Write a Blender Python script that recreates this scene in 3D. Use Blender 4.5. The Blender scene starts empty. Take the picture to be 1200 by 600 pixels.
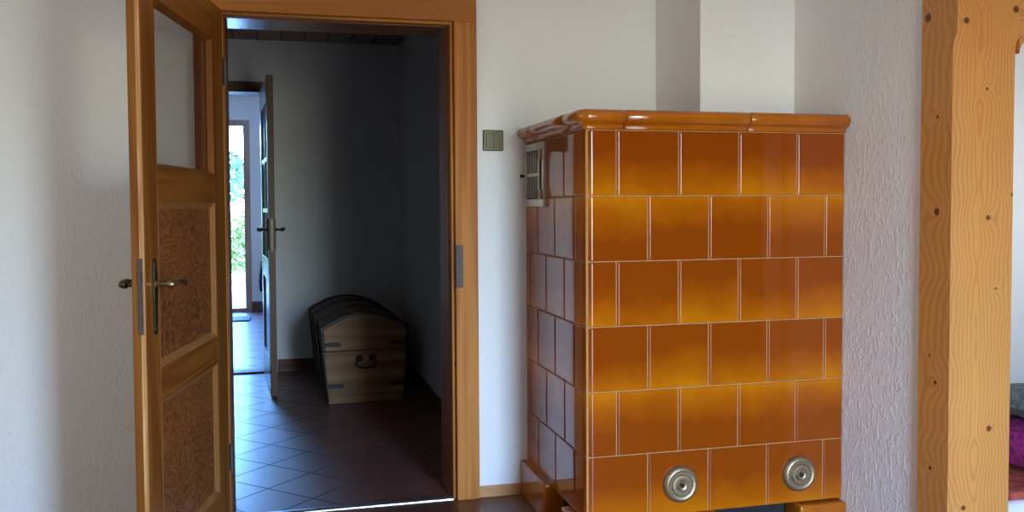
import bpy, bmesh, math, random
from mathutils import Vector, Matrix
random.seed(7)
S = bpy.context.scene
COL = S.collection
PI = math.pi

# ------------------------------------------------------------------ camera
cam = bpy.data.cameras.new('camera'); cam_ob = bpy.data.objects.new('camera', cam); COL.objects.link(cam_ob)
R = Matrix(((0.9691, -0.2465, -0.0058), (0.0150, 0.0355, 0.9993), (0.2463, 0.9685, -0.0381)))
right, up, fw = Vector(R[0]).normalized(), Vector(R[1]).normalized(), Vector(R[2]).normalized()
up = (up - right * up.dot(right)).normalized(); bk = right.cross(up)
M = Matrix((right, up, bk)).transposed().to_4x4(); M.translation = Vector((-0.988, -3.654, 1.234))
cam_ob.matrix_world = M
cam.sensor_width = 36; cam.lens = 36 * 1049.3 / 1200; cam.shift_y = -20.7 / 1200; cam.clip_start = .02
S.camera = cam_ob

# ------------------------------------------------------------------ view, world, lights
S.view_settings.view_transform = 'Standard'; S.view_settings.look = 'None'
S.view_settings.gamma = 1; S.view_settings.use_curve_mapping = False
S.view_settings.exposure = -0.04
S.cycles.use_denoising = True
S.cycles.max_bounces = 10; S.cycles.diffuse_bounces = 5; S.cycles.glossy_bounces = 5; S.cycles.transparent_max_bounces = 12
S.cycles.sample_clamp_indirect = 8

W = bpy.data.worlds.new('world'); S.world = W; W.use_nodes = True
wn = W.node_tree.nodes; wl = W.node_tree.links; wn.clear()
hs = wn.new('ShaderNodeHueSaturation'); hs.inputs['Saturation'].default_value = 1.15
tn = wn.new('ShaderNodeMix'); tn.data_type = 'RGBA'; tn.blend_type = 'MULTIPLY'; tn.inputs['Factor'].default_value = 1; tn.inputs['B'].default_value = (.58, .84, 1.25, 1)
wo = wn.new('ShaderNodeOutputWorld'); wb = wn.new('ShaderNodeBackground'); sk = wn.new('ShaderNodeTexSky')
sk.sky_type = 'NISHITA'; sk.sun_disc = False; sk.sun_elevation = math.radians(48); sk.sun_rotation = math.radians(160)
wl.new(sk.outputs[0], hs.inputs['Color']); wl.new(hs.outputs[0], tn.inputs['A']); wl.new(tn.outputs['Result'], wb.inputs[0]); wb.inputs[1].default_value = 7.5; wl.new(wb.outputs[0], wo.inputs[0])


def lamp(name, kind, loc, direction, energy, color=(1, 1, 1), size=None):
    l = bpy.data.lights.new(name, kind); l.energy = energy; l.color = color
    if size and kind == 'AREA':
        l.shape = 'RECTANGLE'; l.size, l.size_y = size
    o = bpy.data.objects.new(name, l); COL.objects.link(o); o.location = loc
    o.rotation_euler = Vector(direction).to_track_quat('-Z', 'Y').to_euler()
    return o


sun = lamp('sun', 'SUN', (0, -8, 8), (-.22, .70, -.68), 6.0, (1, .96, .90)); sun.data.angle = .01
# daylight at the patio door and unbuilt side window; the left lamp is added fill
lamp('patio_door_daylight', 'AREA', (.45, -4.36, 1.0), (0, 1, .06), 47, (1, .98, .95), (1.2, 2.0))
lamp('side_window_daylight', 'AREA', (3.52, -.30, 1.35), (-1, 0, .0), 14, (.86, .93, 1), (1.3, 1.3))
lamp('left_fill_light', 'AREA', (-3.38, -2.5, 1.35), (1, 0, .0), 24, (1, .975, .94), (2.8, 2.0))  # added fill in front of the solid left wall, no window there

# sampling portals for the sky in the two outer door openings (they give no light of their own)
for nm, loc, d, size in (('patio_door_portal', (.40, -4.41, .95), (0, 1, 0), (.60, 1.9)), ('garden_door_portal', (-1.913, 7.145, 1.11), (0, -1, 0), (1.094, 2.22))):
    q = lamp(nm, 'AREA', loc, d, 1, size=size); q.data.cycles.is_portal = True

# ------------------------------------------------------------------ materials


def mat(name):
    m = bpy.data.materials.new(name); m.use_nodes = True
    nt = m.node_tree; b = nt.nodes['Principled BSDF']
    return m, nt.nodes, nt.links, b


def plain(name, c, rough=.5, metal=0.0, var=.12, scale=30, bump=0.0):
    m, n, l, b = mat(name)
    tc = n.new('ShaderNodeTexCoord'); no = n.new('ShaderNodeTexNoise'); no.inputs['Scale'].default_value = scale; no.inputs['Detail'].default_value = 4
    l.new(tc.outputs['Object'], no.inputs['Vector'])
    r = n.new('ShaderNodeValToRGB'); l.new(no.outputs['Fac'], r.inputs['Fac'])
    r.color_ramp.elements[0].position = .3; r.color_ramp.elements[1].position = .7
    r.color_ramp.elements[0].color = tuple(x * (1 - var) for x in c) + (1,)
    r.color_ramp.elements[1].color = tuple(min(1, x * (1 + var)) for x in c) + (1,)
    l.new(r.outputs[0], b.inputs['Base Color'])
    b.inputs['Roughness'].default_value = rough; b.inputs['Metallic'].default_value = metal
    if bump:
        bp = n.new('ShaderNodeBump'); bp.inputs['Strength'].default_value = bump; bp.inputs['Distance'].default_value = .003
        l.new(no.outputs['Fac'], bp.inputs['Height']); l.new(bp.outputs[0], b.inputs['Normal'])
    return m


def plaster(name, c=(.81, .81, .785), strength=.35, dist=.004, grain=75):
    m, n, l, b = mat(name)
    tc = n.new('ShaderNodeTexCoord'); mp = n.new('ShaderNodeMapping'); mp.inputs['Scale'].default_value = (1, 1, .55)
    l.new(tc.outputs['Object'], mp.inputs['Vector'])
    no = n.new('ShaderNodeTexNoise'); no.inputs['Scale'].default_value = grain; no.inputs['Detail'].default_value = 2; no.inputs['Distortion'].default_value = .8
    l.new(mp.outputs[0], no.inputs['Vector'])
    r = n.new('ShaderNodeValToRGB'); r.color_ramp.elements[0].position = .50; r.color_ramp.elements[1].position = .68
    l.new(no.outputs['Fac'], r.inputs['Fac'])
    n2 = n.new('ShaderNodeTexNoise'); n2.inputs['Scale'].default_value = 14; n2.inputs['Detail'].default_value = 3
    l.new(tc.outputs['Object'], n2.inputs['Vector'])
    ad = n.new('ShaderNodeMath'); ad.operation = 'ADD'; l.new(r.outputs[0], ad.inputs[0]); l.new(n2.outputs['Fac'], ad.inputs[1])
    bp = n.new('ShaderNodeBump'); bp.inputs['Strength'].default_value = strength; bp.inputs['Distance'].default_value = dist
    l.new(ad.outputs[0], bp.inputs['Height']); l.new(bp.outputs[0], b.inputs['Normal'])
    b.inputs['Base Color'].default_value = c + (1,); b.inputs['Roughness'].default_value = .85
    b.inputs['Specular IOR Level'].default_value = .25
    return m


def wood(name, light, dark, axis='Z', rough=.35, ring=55, across=5.0, along=.35, knots=.05, knotcol=(.10, .03, .012), contrast=1.0, coat=0.0, seed=0.0, swirl=.5):
    m, n, l, b = mat(name)
    tc = n.new('ShaderNodeTexCoord'); mp = n.new('ShaderNodeMapping')
    sc = [across] * 3; sc['XYZ'.index(axis)] = along
    mp.inputs['Scale'].default_value = sc; mp.inputs['Location'].default_value = (seed, seed * .7, seed * 1.3)
    l.new(tc.outputs['Object'], mp.inputs['Vector'])
    no = n.new('ShaderNodeTexNoise'); no.inputs['Scale'].default_value = 1.0; no.inputs['Detail'].default_value = 2; no.inputs['Distortion'].default_value = swirl
    l.new(mp.outputs[0], no.inputs['Vector'])
    mu = n.new('ShaderNodeMath'); mu.operation = 'MULTIPLY'; mu.inputs[1].default_value = ring; l.new(no.outputs['Fac'], mu.inputs[0])
    sn = n.new('ShaderNodeMath'); sn.operation = 'SINE'; l.new(mu.outputs[0], sn.inputs[0])
    mr = n.new('ShaderNodeMapRange'); mr.inputs[1].default_value = -1; mr.inputs[2].default_value = 1; l.new(sn.outputs[0], mr.inputs[0])
    # fine fibres
    mp2 = n.new('ShaderNodeMapping'); s2 = [160] * 3; s2['XYZ'.index(axis)] = 3; mp2.inputs['Scale'].default_value = s2
    l.new(tc.outputs['Object'], mp2.inputs['Vector'])
    nf = n.new('ShaderNodeTexNoise'); nf.inputs['Scale'].default_value = 1; nf.inputs['Detail'].default_value = 3; l.new(mp2.outputs[0], nf.inputs['Vector'])
    # broad tone
    nb = n.new('ShaderNodeTexNoise'); nb.inputs['Scale'].default_value = 2.2; l.new(tc.outputs['Object'], nb.inputs['Vector'])
    a1 = n.new('ShaderNodeMath'); a1.operation = 'MULTIPLY_ADD'; a1.inputs[1].default_value = .55 * contrast; l.new(mr.outputs[0], a1.inputs[0])
    a2 = n.new('ShaderNodeMath'); a2.operation = 'MULTIPLY_ADD'; a2.inputs[1].default_value = .5; a2.inputs[2].default_value = -.15; l.new(nf.outputs['Fac'], a2.inputs[0]); l.new(a2.outputs[0], a1.inputs[2])
    a3 = n.new('ShaderNodeMath'); a3.operation = 'MULTIPLY_ADD'; a3.inputs[1].default_value = .45; l.new(nb.outputs['Fac'], a3.inputs[0]); l.new(a1.outputs[0], a3.inputs[2])
    r = n.new('ShaderNodeValToRGB'); r.color_ramp.elements[0].position = .15; r.color_ramp.elements[1].position = .95
    r.color_ramp.elements[0].color = tuple(light) + (1,); r.color_ramp.elements[1].color = tuple(dark) + (1,)
    l.new(a3.outputs[0], r.inputs['Fac'])
    out = r.outputs[0]
    if knots:
        mk = n.new('ShaderNodeMapping'); s3 = [4.5] * 3; s3['XYZ'.index(axis)] = 3.0; mk.inputs['Scale'].default_value = s3
        mk.inputs['Location'].default_value = (seed * 2.1 + .3, seed + .1, seed * 1.7)
        l.new(tc.outputs['Object'], mk.inputs['Vector'])
        v = n.new('ShaderNodeTexVoronoi'); v.inputs['Scale'].default_value = 1; l.new(mk.outputs[0], v.inputs['Vector'])
        kr = n.new('ShaderNodeValToRGB'); kr.color_ramp.elements[0].position = knots; kr.color_ramp.elements[1].position = knots * 1.7
        kr.color_ramp.elements[0].color = (1, 1, 1, 1); kr.color_ramp.elements[1].color = (0, 0, 0, 1)
        l.new(v.outputs['Distance'], kr.inputs['Fac'])
        mx = n.new('ShaderNodeMix'); mx.data_type = 'RGBA'; l.new(kr.outputs[0], mx.inputs['Factor'])
        l.new(out, mx.inputs['A']); mx.inputs['B'].default_value = tuple(knotcol) + (1,)
        out = mx.outputs['Result']
    l.new(out, b.inputs['Base Color']); b.inputs['Roughness'].default_value = rough
    b.inputs['Specular IOR Level'].default_value = .25; b.inputs['Coat Weight'].default_value = coat; b.inputs['Coat Roughness'].default_value = .15
    bp = n.new('ShaderNodeBump'); bp.inputs['Strength'].default_value = .12; bp.inputs['Distance'].default_value = .001
    l.new(a1.outputs[0], bp.inputs['Height']); l.new(bp.outputs[0], b.inputs['Normal'])
    return m


def flamed():
    """rotary-cut plywood: dense wavering horizontal flames"""
    m, n, l, b = mat('flamed_plywood_panel')
    tc = n.new('ShaderNodeTexCoord'); sp = n.new('ShaderNodeSeparateXYZ'); l.new(tc.outputs['Object'], sp.inputs[0])

    def noise(xyz, detail, dist):
        mp = n.new('ShaderNodeMapping'); mp.inputs['Scale'].default_value = xyz; l.new(tc.outputs['Object'], mp.inputs['Vector'])
        q = n.new('ShaderNodeTexNoise'); q.inputs['Scale'].default_value = 1; q.inputs['Detail'].default_value = detail; q.inputs['Distortion'].default_value = dist
        l.new(mp.outputs[0], q.inputs['Vector']); return q.outputs['Fac']

    def mad(a, k, c):
        q = n.new('ShaderNodeMath'); q.operation = 'MULTIPLY_ADD'; l.new(a, q.inputs[0]); q.inputs[1].default_value = k
        if isinstance(c, float): q.inputs[2].default_value = c
        else: l.new(c, q.inputs[2])
        return q.outputs[0]
    ph = mad(sp.outputs[2], 150.0, mad(noise((6, 3, 5), 3, .8), 85.0, mad(noise((30, 10, 40), 2, .6), 11.0, 0.0)))
    sn = n.new('ShaderNodeMath'); sn.operation = 'SINE'; l.new(ph, sn.inputs[0])
    v = mad(sn.outputs[0], .24, mad(noise((3, 3, 3), 2, 0), .5, mad(noise((90, 90, 12), 3, 0), .35, 0.0)))
    r = n.new('ShaderNodeValToRGB'); r.color_ramp.elements[0].position = .1; r.color_ramp.elements[1].position = .8
    r.color_ramp.elements[0].color = (.30, .105, .026, 1); r.color_ramp.elements[1].color = (.085, .025, .008, 1)
    l.new(v, r.inputs['Fac']); l.new(r.outputs[0], b.inputs['Base Color']); b.inputs['Roughness'].default_value = .42
    return m


def post_wood():
    """plain-sawn spruce: oval cathedral grain up the middle of the broad face, a few red-brown knots"""
    m, n, l, b = mat('planed_spruce_post')
    tc = n.new('ShaderNodeTexCoord'); sp = n.new('ShaderNodeSeparateXYZ'); l.new(tc.outputs['Object'], sp.inputs[0])

    def M2(op, a, c=0.0, d=None):
        q = n.new('ShaderNodeMath'); q.operation = op
        for k, v in enumerate((a, c, d)):
            if v is None: continue
            if isinstance(v, (int, float)): q.inputs[k].default_value = v
            else: l.new(v, q.inputs[k])
        return q.outputs[0]

    def noise(scale, detail=2, xyz=(1, 1, 1), dist=0.0):
        mp = n.new('ShaderNodeMapping'); mp.inputs['Scale'].default_value = xyz; l.new(tc.outputs['Object'], mp.inputs['Vector'])
        q = n.new('ShaderNodeTexNoise'); q.inputs['Scale'].default_value = scale; q.inputs['Detail'].default_value = detail; q.inputs['Distortion'].default_value = dist
        l.new(mp.outputs[0], q.inputs['Vector']); return q.outputs['Fac']
    dx = M2('SUBTRACT', sp.outputs[0], .082)
    r = M2('SQRT', M2('ADD', M2('MULTIPLY', dx, dx), .00012))
    ph = M2('ADD', M2('DIVIDE', r, .0075), M2('MULTIPLY', noise(1.0, 2, (3, .4, 3.4)), 15.0))
    ph = M2('ADD', ph, M2('MULTIPLY', sp.outputs[1], 55.0))
    ph = M2('ADD', ph, M2('MULTIPLY', noise(1.0, 1, (22, 12, 5)), 1.2))
    kn = None
    for (x, y, z, rad) in ((.032, 0, 1.783, .010), (.212, 0, 1.825, .011), (.110, 0, 1.579, .005), (.120, 0, 1.184, .008), (.210, 0, 1.255, .007), (.134, 0, .527, .009), (.152, 0, .964, .004), (.044, 0, .285, .008), (0, .129, 1.815, .014), (0, .080, 1.203, .012), (0, .081, 1.499, .006), (0, .078, .664, .007), (0, .096, .386, .007), (0, .106, .746, .005)):
        vd = n.new('ShaderNodeVectorMath'); vd.operation = 'DISTANCE'; vd.inputs[1].default_value = (x, y, z); l.new(tc.outputs['Object'], vd.inputs[0])
        q = M2('DIVIDE', vd.outputs['Value'], rad)
        kn = q if kn is None else M2('MINIMUM', kn, q)
    ph = M2('ADD', ph, M2('MULTIPLY', M2('POWER', 2.718, M2('MULTIPLY', kn, -.35)), 5.0))
    sn = M2('MULTIPLY_ADD', M2('SINE', M2('MULTIPLY', ph, 3.6)), .5, .5)
    sn = M2('POWER', sn, 1.6)
    v = M2('MULTIPLY_ADD', sn, .42, M2('MULTIPLY_ADD', noise(1.0, 3, (150, 150, 3)), .35, M2('MULTIPLY', noise(2.5, 2), .5)))
    rp = n.new('ShaderNodeValToRGB'); rp.color_ramp.elements[0].position = .25; rp.color_ramp.elements[1].position = 1.0
    rp.color_ramp.elements[0].color = (.64, .29, .072, 1); rp.color_ramp.elements[1].color = (.48, .185, .040, 1); l.new(v, rp.inputs['Fac'])
    kr = n.new('ShaderNodeValToRGB'); kr.color_ramp.elements[0].position = .38; kr.color_ramp.elements[1].position = .62
    kr.color_ramp.elements[0].color = (1, 1, 1, 1); kr.color_ramp.elements[1].color = (0, 0, 0, 1); l.new(M2('MULTIPLY', kn, .5), kr.inputs['Fac'])
    mx = n.new('ShaderNodeMix'); mx.data_type = 'RGBA'; l.new(kr.outputs[0], mx.inputs['Factor']); l.new(rp.outputs[0], mx.inputs['A']); mx.inputs['B'].default_value = (.13, .035, .012, 1)
    l.new(mx.outputs['Result'], b.inputs['Base Color']); b.inputs['Roughness'].default_value = .45
    return m


def glass(name, tint=(.92, .94, .93), refl=.9):
    m, n, l, b = mat(name); n.remove(b)
    o = n['Material Output']; t = n.new('ShaderNodeBsdfTransparent'); t.inputs[0].default_value = tint + (1,)
    g = n.new('ShaderNodeBsdfGlossy'); g.inputs['Roughness'].default_value = .02
    lw = n.new('ShaderNodeLayerWeight'); lw.inputs[0].default_value = .5
    pw_ = n.new('ShaderNodeMath'); pw_.operation = 'POWER'; pw_.inputs[1].default_value = 5; l.new(lw.outputs['Facing'], pw_.inputs[0])
    f = n.new('ShaderNodeMath'); f.operation = 'MULTIPLY_ADD'; f.inputs[1].default_value = refl; f.inputs[2].default_value = .04; l.new(pw_.outputs[0], f.inputs[0])
    mx = n.new('ShaderNodeMixShader'); l.new(f.outputs[0], mx.inputs[0]); l.new(t.outputs[0], mx.inputs[1]); l.new(g.outputs[0], mx.inputs[2])
    l.new(mx.outputs[0], o.inputs[0]); return m


M_wall = plaster('white_roughcast_plaster')
M_wall_r = plaster('coarse_roughcast_plaster', (.81, .80, .785), .38, .005, 62)
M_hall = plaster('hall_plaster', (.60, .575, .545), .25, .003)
M_far = plaster('pale_far_wall', (.88, .76, .68), .15, .002)
M_ceil = plain('white_ceiling_paint', (.80, .80, .78), .9, var=.02)
M_frame = wood('oiled_spruce_frame', (.52, .200, .034), (.33, .112, .018), 'Z', .58, seed=1.0, ring=45)
M_frame_x = wood('oiled_spruce_frame_across', (.52, .200, .034), (.33, .112, .018), 'X', .58, seed=3.0, ring=45)
M_jamb = wood('dark_lacquered_jamb', (.30, .12, .04), (.17, .062, .022), 'Z', .30, seed=5.0, knots=0)
M_jamb_x = wood('dark_lacquered_jamb_across', (.24, .11, .05), (.15, .062, .03), 'X', .2, seed=5.0, knots=0)
M_leaf = wood('varnished_pine_stile', (.275, .102, .016), (.17, .054, .008), 'Z', .33, seed=2.0, ring=40, knots=.03)
M_leaf_x = wood('varnished_pine_rail', (.275, .102, .016), (.155, .048, .007), 'X', .33, seed=4.0, ring=50, knots=0)
M_bead = wood('pale_pine_bead', (.34, .165, .055), (.26, .11, .034), 'Z', .4, seed=6.0, knots=0)
M_worn = wood('worn_pine_edge', (.74, .50, .26), (.42, .18, .05), 'Z', .5, seed=6.5, knots=0, across=40, along=2.0, ring=14)
M_panel = flamed()
M_post = post_wood()
M_brace = wood('planed_spruce_brace', (.60, .285, .085), (.45, .18, .047), 'X', .45, seed=9.0, ring=70, across=7, along=.55, knots=.03)
M_hall_wood = wood('dark_hall_baseboard_wood', (.16, .075, .04), (.085, .035, .02), 'X', .5, knots=0)
M_hall_edge = wood('grey_brown_hall_door_wood', (.15, .075, .03), (.09, .042, .016), 'Z', .45, seed=12.0)
M_gdoor = wood('weathered_garden_door_wood', (.50, .30, .20), (.36, .20, .13), 'Z', .5, seed=21.0, knots=0)
M_hall_paint = plain('pale_green_door_paint', (.62, .66, .60), .30, var=.05)
M_base_wood = wood('spruce_baseboard', (.52, .26, .10), (.36, .16, .055), 'X', .4, seed=14.0)
M_chest = wood('old_pine_chest', (.29, .155, .062), (.15, .07, .027), 'X', .55, seed=15.0, knots=.05, ring=35)
M_chest_side = wood('old_pine_chest_staves', (.24, .145, .085), (.13, .07, .04), 'Y', .6, seed=16.0, knots=0)
M_iron = plain('black_iron', (.018, .015, .014), .6, .3, .2)
M_patina = plain('patinated_brass', (.055, .052, .033), .38, .8, .35, 60)
M_brass = plain('worn_brass', (.38, .30, .16), .32, 1.0, .2, 50)
M_steel = plain('aged_steel_plate', (.075, .055, .046), .6, .2, .25, 60)
M_alu = plain('aluminium_strip', (.80, .80, .82), .35, 1.0, .05)
M_nickel = plain('satin_nickel', (.30, .225, .13), .45, .8, .12, 80)
M_ventmetal = plain('dull_nickel_grille', (.50, .44, .38), .32, .9, .15, 60)
M_dark = plain('dark_void_shade', (.012, .011, .010), .9, var=.2)  # near-black stands for shade in the base gaps, grille slots and keyholes
M_switch = plain('bronze_switch', (.085, .072, .030), .38, .35, .12, 40)
M_glass = glass('window_glass', (.93, .94, .94))
M_dglass = glass('door_glass', (.80, .785, .77))
M_shade_glass = glass('shade_tinted_glass', (.22, .20, .19), .18)  # dark tint and weak reflection put in for the shade in these panes
M_grout = plain('ochre_grout', (.42, .20, .06), .75, var=.15, scale=60)
M_mag = plain('magenta_fabric', (.26, .012, .13), .9, var=.6, scale=45)
M_greyf = plain('grey_teal_fabric', (.15, .17, .17), .95, var=.6, scale=38)
M_red = plain('red_blanket', (.42, .075, .05), .95, var=.5, scale=25)
M_white = plain('white_cotton', (.76, .76, .78), .9, var=.04)
M_blackcloth = plain('black_cloth', (.014, .015, .018), .9, var=.2)
M_mat = plain('dark_doormat_fibre', (.10, .12, .17), .7, var=.3, scale=90)
M_bark = plain('bark', (.10, .07, .05), .9, var=.3)
M_pave = plain('pale_paving', (.66, .64, .60), .9, var=.1, scale=4)


def foliage(name, c):
    m, n, l, b = mat(name)
    oi = n.new('ShaderNodeTexCoord'); no = n.new('ShaderNodeTexNoise'); no.inputs['Scale'].default_value = 3.0
    l.new(oi.outputs['Object'], no.inputs['Vector'])
    r = n.new('ShaderNodeValToRGB'); r.color_ramp.elements[0].position = .35; r.color_ramp.elements[1].position = .65
    r.color_ramp.elements[0].color = tuple(x * .55 for x in c) + (1,); r.color_ramp.elements[1].color = tuple(x * 1.4 for x in c) + (1,)
    l.new(no.outputs['Fac'], r.inputs['Fac']); l.new(r.outputs[0], b.inputs['Base Color']); b.inputs['Roughness'].default_value = .6
    return m


M_hedge = foliage('yellow_green_leaves', (.10, .17, .02))
M_tree = foliage('blue_green_leaves', (.045, .115, .05))


def glaze():
    # honey-brown majolica glaze: thicker and darker at one end of every tile, differing tile by tile
    m, n, l, b = mat('honey_brown_glaze')
    u = n.new('ShaderNodeUVMap'); u.uv_map = 'tile'; u2 = n.new('ShaderNodeUVMap'); u2.uv_map = 'kiln'
    s = n.new('ShaderNodeSeparateXYZ'); l.new(u.outputs[0], s.inputs[0])
    s2 = n.new('ShaderNodeSeparateXYZ'); l.new(u2.outputs[0], s2.inputs[0])
    tc = n.new('ShaderNodeTexCoord'); no = n.new('ShaderNodeTexNoise'); no.inputs['Scale'].default_value = 9; no.inputs['Detail'].default_value = 4
    l.new(tc.outputs['Object'], no.inputs['Vector'])
    a = n.new('ShaderNodeMath'); a.operation = 'MULTIPLY_ADD'; a.inputs[1].default_value = .55; l.new(no.outputs['Fac'], a.inputs[0]); l.new(s.outputs[1], a.inputs[2])
    c = n.new('ShaderNodeMath'); c.operation = 'MULTIPLY_ADD'; c.inputs[1].default_value = .30; l.new(s2.outputs[0], c.inputs[0]); l.new(a.outputs[0], c.inputs[2])
    r = n.new('ShaderNodeValToRGB'); e = r.color_ramp.elements
    e[0].position = .25; e[0].color = (.50, .160, .003, 1)
    e[1].position = 1.35 / 1.0 if False else 1.0; e[1].color = (.235, .044, .002, 1)
    k = r.color_ramp.elements.new(.62); k.color = (.36, .084, .002, 1)
    l.new(c.outputs[0], r.inputs['Fac']); l.new(r.outputs[0], b.inputs['Base Color'])
    b.inputs['Roughness'].default_value = .05; b.inputs['IOR'].default_value = 1.42; b.inputs['Specular Tint'].default_value = (1, .84, .76, 1)
    return m


def glaze_plain():
    m, n, l, b = mat('honey_brown_glaze_moulding')
    tc = n.new('ShaderNodeTexCoord'); no = n.new('ShaderNodeTexNoise'); no.inputs['Scale'].default_value = 5; no.inputs['Detail'].default_value = 3
    l.new(tc.outputs['Object'], no.inputs['Vector'])
    r = n.new('ShaderNodeValToRGB'); e = r.color_ramp.elements
    e[0].position = .3; e[0].color = (.43, .122, .003, 1); e[1].position = .7; e[1].color = (.32, .072, .003, 1)
    l.new(no.outputs['Fac'], r.inputs['Fac']); l.new(r.outputs[0], b.inputs['Base Color'])
    b.inputs['Roughness'].default_value = .10; b.inputs['IOR'].default_value = 1.55
    return m


M_glaze = glaze(); M_glaze2 = glaze_plain()


def tiles_floor(name, tile, c1, c2, grout, rough, off=(0, 0), rot=45, gw=.011):
    m, n, l, b = mat(name)
    tc = n.new('ShaderNodeTexCoord'); mp = n.new('ShaderNodeMapping')
    mp.inputs['Rotation'].default_value = (0, 0, math.radians(rot)); mp.inputs['Location'].default_value = (off[0] / tile, off[1] / tile, 0)
    mp.inputs['Scale'].default_value = (1 / tile,) * 3
    l.new(tc.outputs['Object'], mp.inputs['Vector'])
    br = n.new('ShaderNodeTexBrick'); br.offset = 0; br.inputs['Scale'].default_value = 1
    br.inputs['Brick Width'].default_value = 1; br.inputs['Row Height'].default_value = 1
    br.inputs['Mortar Size'].default_value = gw / tile / 2; br.inputs['Mortar Smooth'].default_value = .2
    br.inputs['Color1'].default_value = c1 + (1,); br.inputs['Color2'].default_value = c2 + (1,); br.inputs['Mortar'].default_value = grout + (1,)
    l.new(mp.outputs[0], br.inputs['Vector'])
    l.new(br.outputs['Color'], b.inputs['Base Color'])
    no = n.new('ShaderNodeTexNoise'); no.inputs['Scale'].default_value = 25; l.new(tc.outputs['Object'], no.inputs['Vector'])
    mr = n.new('ShaderNodeMapRange'); mr.inputs[3].default_value = rough - .02; mr.inputs[4].default_value = rough + .04; l.new(no.outputs['Fac'], mr.inputs[0])
    ad = n.new('ShaderNodeMath'); ad.operation = 'MULTIPLY_ADD'; ad.inputs[1].default_value = .5; l.new(br.outputs['Fac'], ad.inputs[0]); l.new(mr.outputs[0], ad.inputs[2])
    l.new(ad.outputs[0], b.inputs['Roughness'])
    iv = n.new('ShaderNodeMath'); iv.operation = 'SUBTRACT'; iv.inputs[0].default_value = 1; l.new(br.outputs['Fac'], iv.inputs[1])
    a2 = n.new('ShaderNodeMath'); a2.operation = 'MULTIPLY_ADD'; a2.inputs[1].default_value = .12; l.new(no.outputs['Fac'], a2.inputs[0]); l.new(iv.outputs[0], a2.inputs[2])
    bp = n.new('ShaderNodeBump'); bp.inputs['Strength'].default_value = .35; bp.inputs['Distance'].default_value = .002
    l.new(a2.outputs[0], bp.inputs['Height']); l.new(bp.outputs[0], b.inputs['Normal'])
    b.inputs['Specular IOR Level'].default_value = 1.0; b.inputs['Coat Weight'].default_value = .25; b.inputs['Coat Roughness'].default_value = .22
    return m


M_tile = tiles_floor('terracotta_floor_tile', .262, (.19, .070, .046), (.145, .053, .036), (.040, .026, .022), .48, (-.039, -.014))


def planks(name):
    m, n, l, b = mat(name)
    tc = n.new('ShaderNodeTexCoord'); mp = n.new('ShaderNodeMapping'); mp.inputs['Rotation'].default_value = (0, 0, PI / 2)
    l.new(tc.outputs['Object'], mp.inputs['Vector'])
    br = n.new('ShaderNodeTexBrick'); br.inputs['Scale'].default_value = 1; br.inputs['Brick Width'].default_value = .9; br.inputs['Row Height'].default_value = .11
    br.inputs['Mortar Size'].default_value = .002; br.inputs['Color1'].default_value = (.17, .070, .035, 1); br.inputs['Color2'].default_value = (.085, .034, .020, 1); br.inputs['Mortar'].default_value = (.03, .012, .008, 1)
    l.new(mp.outputs[0], br.inputs['Vector'])
    m2 = n.new('ShaderNodeMapping'); m2.inputs['Scale'].default_value = (60, 4, 60); l.new(tc.outputs['Object'], m2.inputs['Vector'])
    no = n.new('ShaderNodeTexNoise'); no.inputs['Scale'].default_value = 1; no.inputs['Detail'].default_value = 4; l.new(m2.outputs[0], no.inputs['Vector'])
    mr = n.new('ShaderNodeMapRange'); mr.inputs[3].default_value = .6; mr.inputs[4].default_value = 1.45; l.new(no.outputs['Fac'], mr.inputs[0])
    mx = n.new('ShaderNodeMix'); mx.data_type = 'RGBA'; mx.blend_type = 'MULTIPLY'; mx.inputs['Factor'].default_value = 1
    l.new(br.outputs['Color'], mx.inputs['A']); l.new(mr.outputs[0], mx.inputs['B'])
    l.new(mx.outputs['Result'], b.inputs['Base Color']); b.inputs['Roughness'].default_value = .33
    return m


M_frontw = wood('brown_wall_boarding', (.16, .085, .045), (.09, .045, .025), 'Z', .6, knots=0)
M_floor = planks('dark_walnut_planks')


def boards(name):
    m, n, l, b = mat(name)
    tc = n.new('ShaderNodeTexCoord'); mp = n.new('ShaderNodeMapping'); mp.inputs['Rotation'].default_value = (0, 0, PI / 2); l.new(tc.outputs['Object'], mp.inputs['Vector'])
    br = n.new('ShaderNodeTexBrick'); br.inputs['Scale'].default_value = 1; br.inputs['Brick Width'].default_value = 9; br.inputs['Row Height'].default_value = .165
    br.inputs['Mortar Size'].default_value = .006; br.inputs['Color1'].default_value = (.42, .25, .17, 1); br.inputs['Color2'].default_value = (.30, .17, .12, 1); br.inputs['Mortar'].default_value = (.02, .012, .009, 1)
    l.new(mp.outputs[0], br.inputs['Vector']); l.new(br.outputs['Color'], b.inputs['Base Color']); b.inputs['Roughness'].default_value = .5
    return m


M_boards = boards('brown_ceiling_boards')

# ------------------------------------------------------------------ geometry helpers


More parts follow.
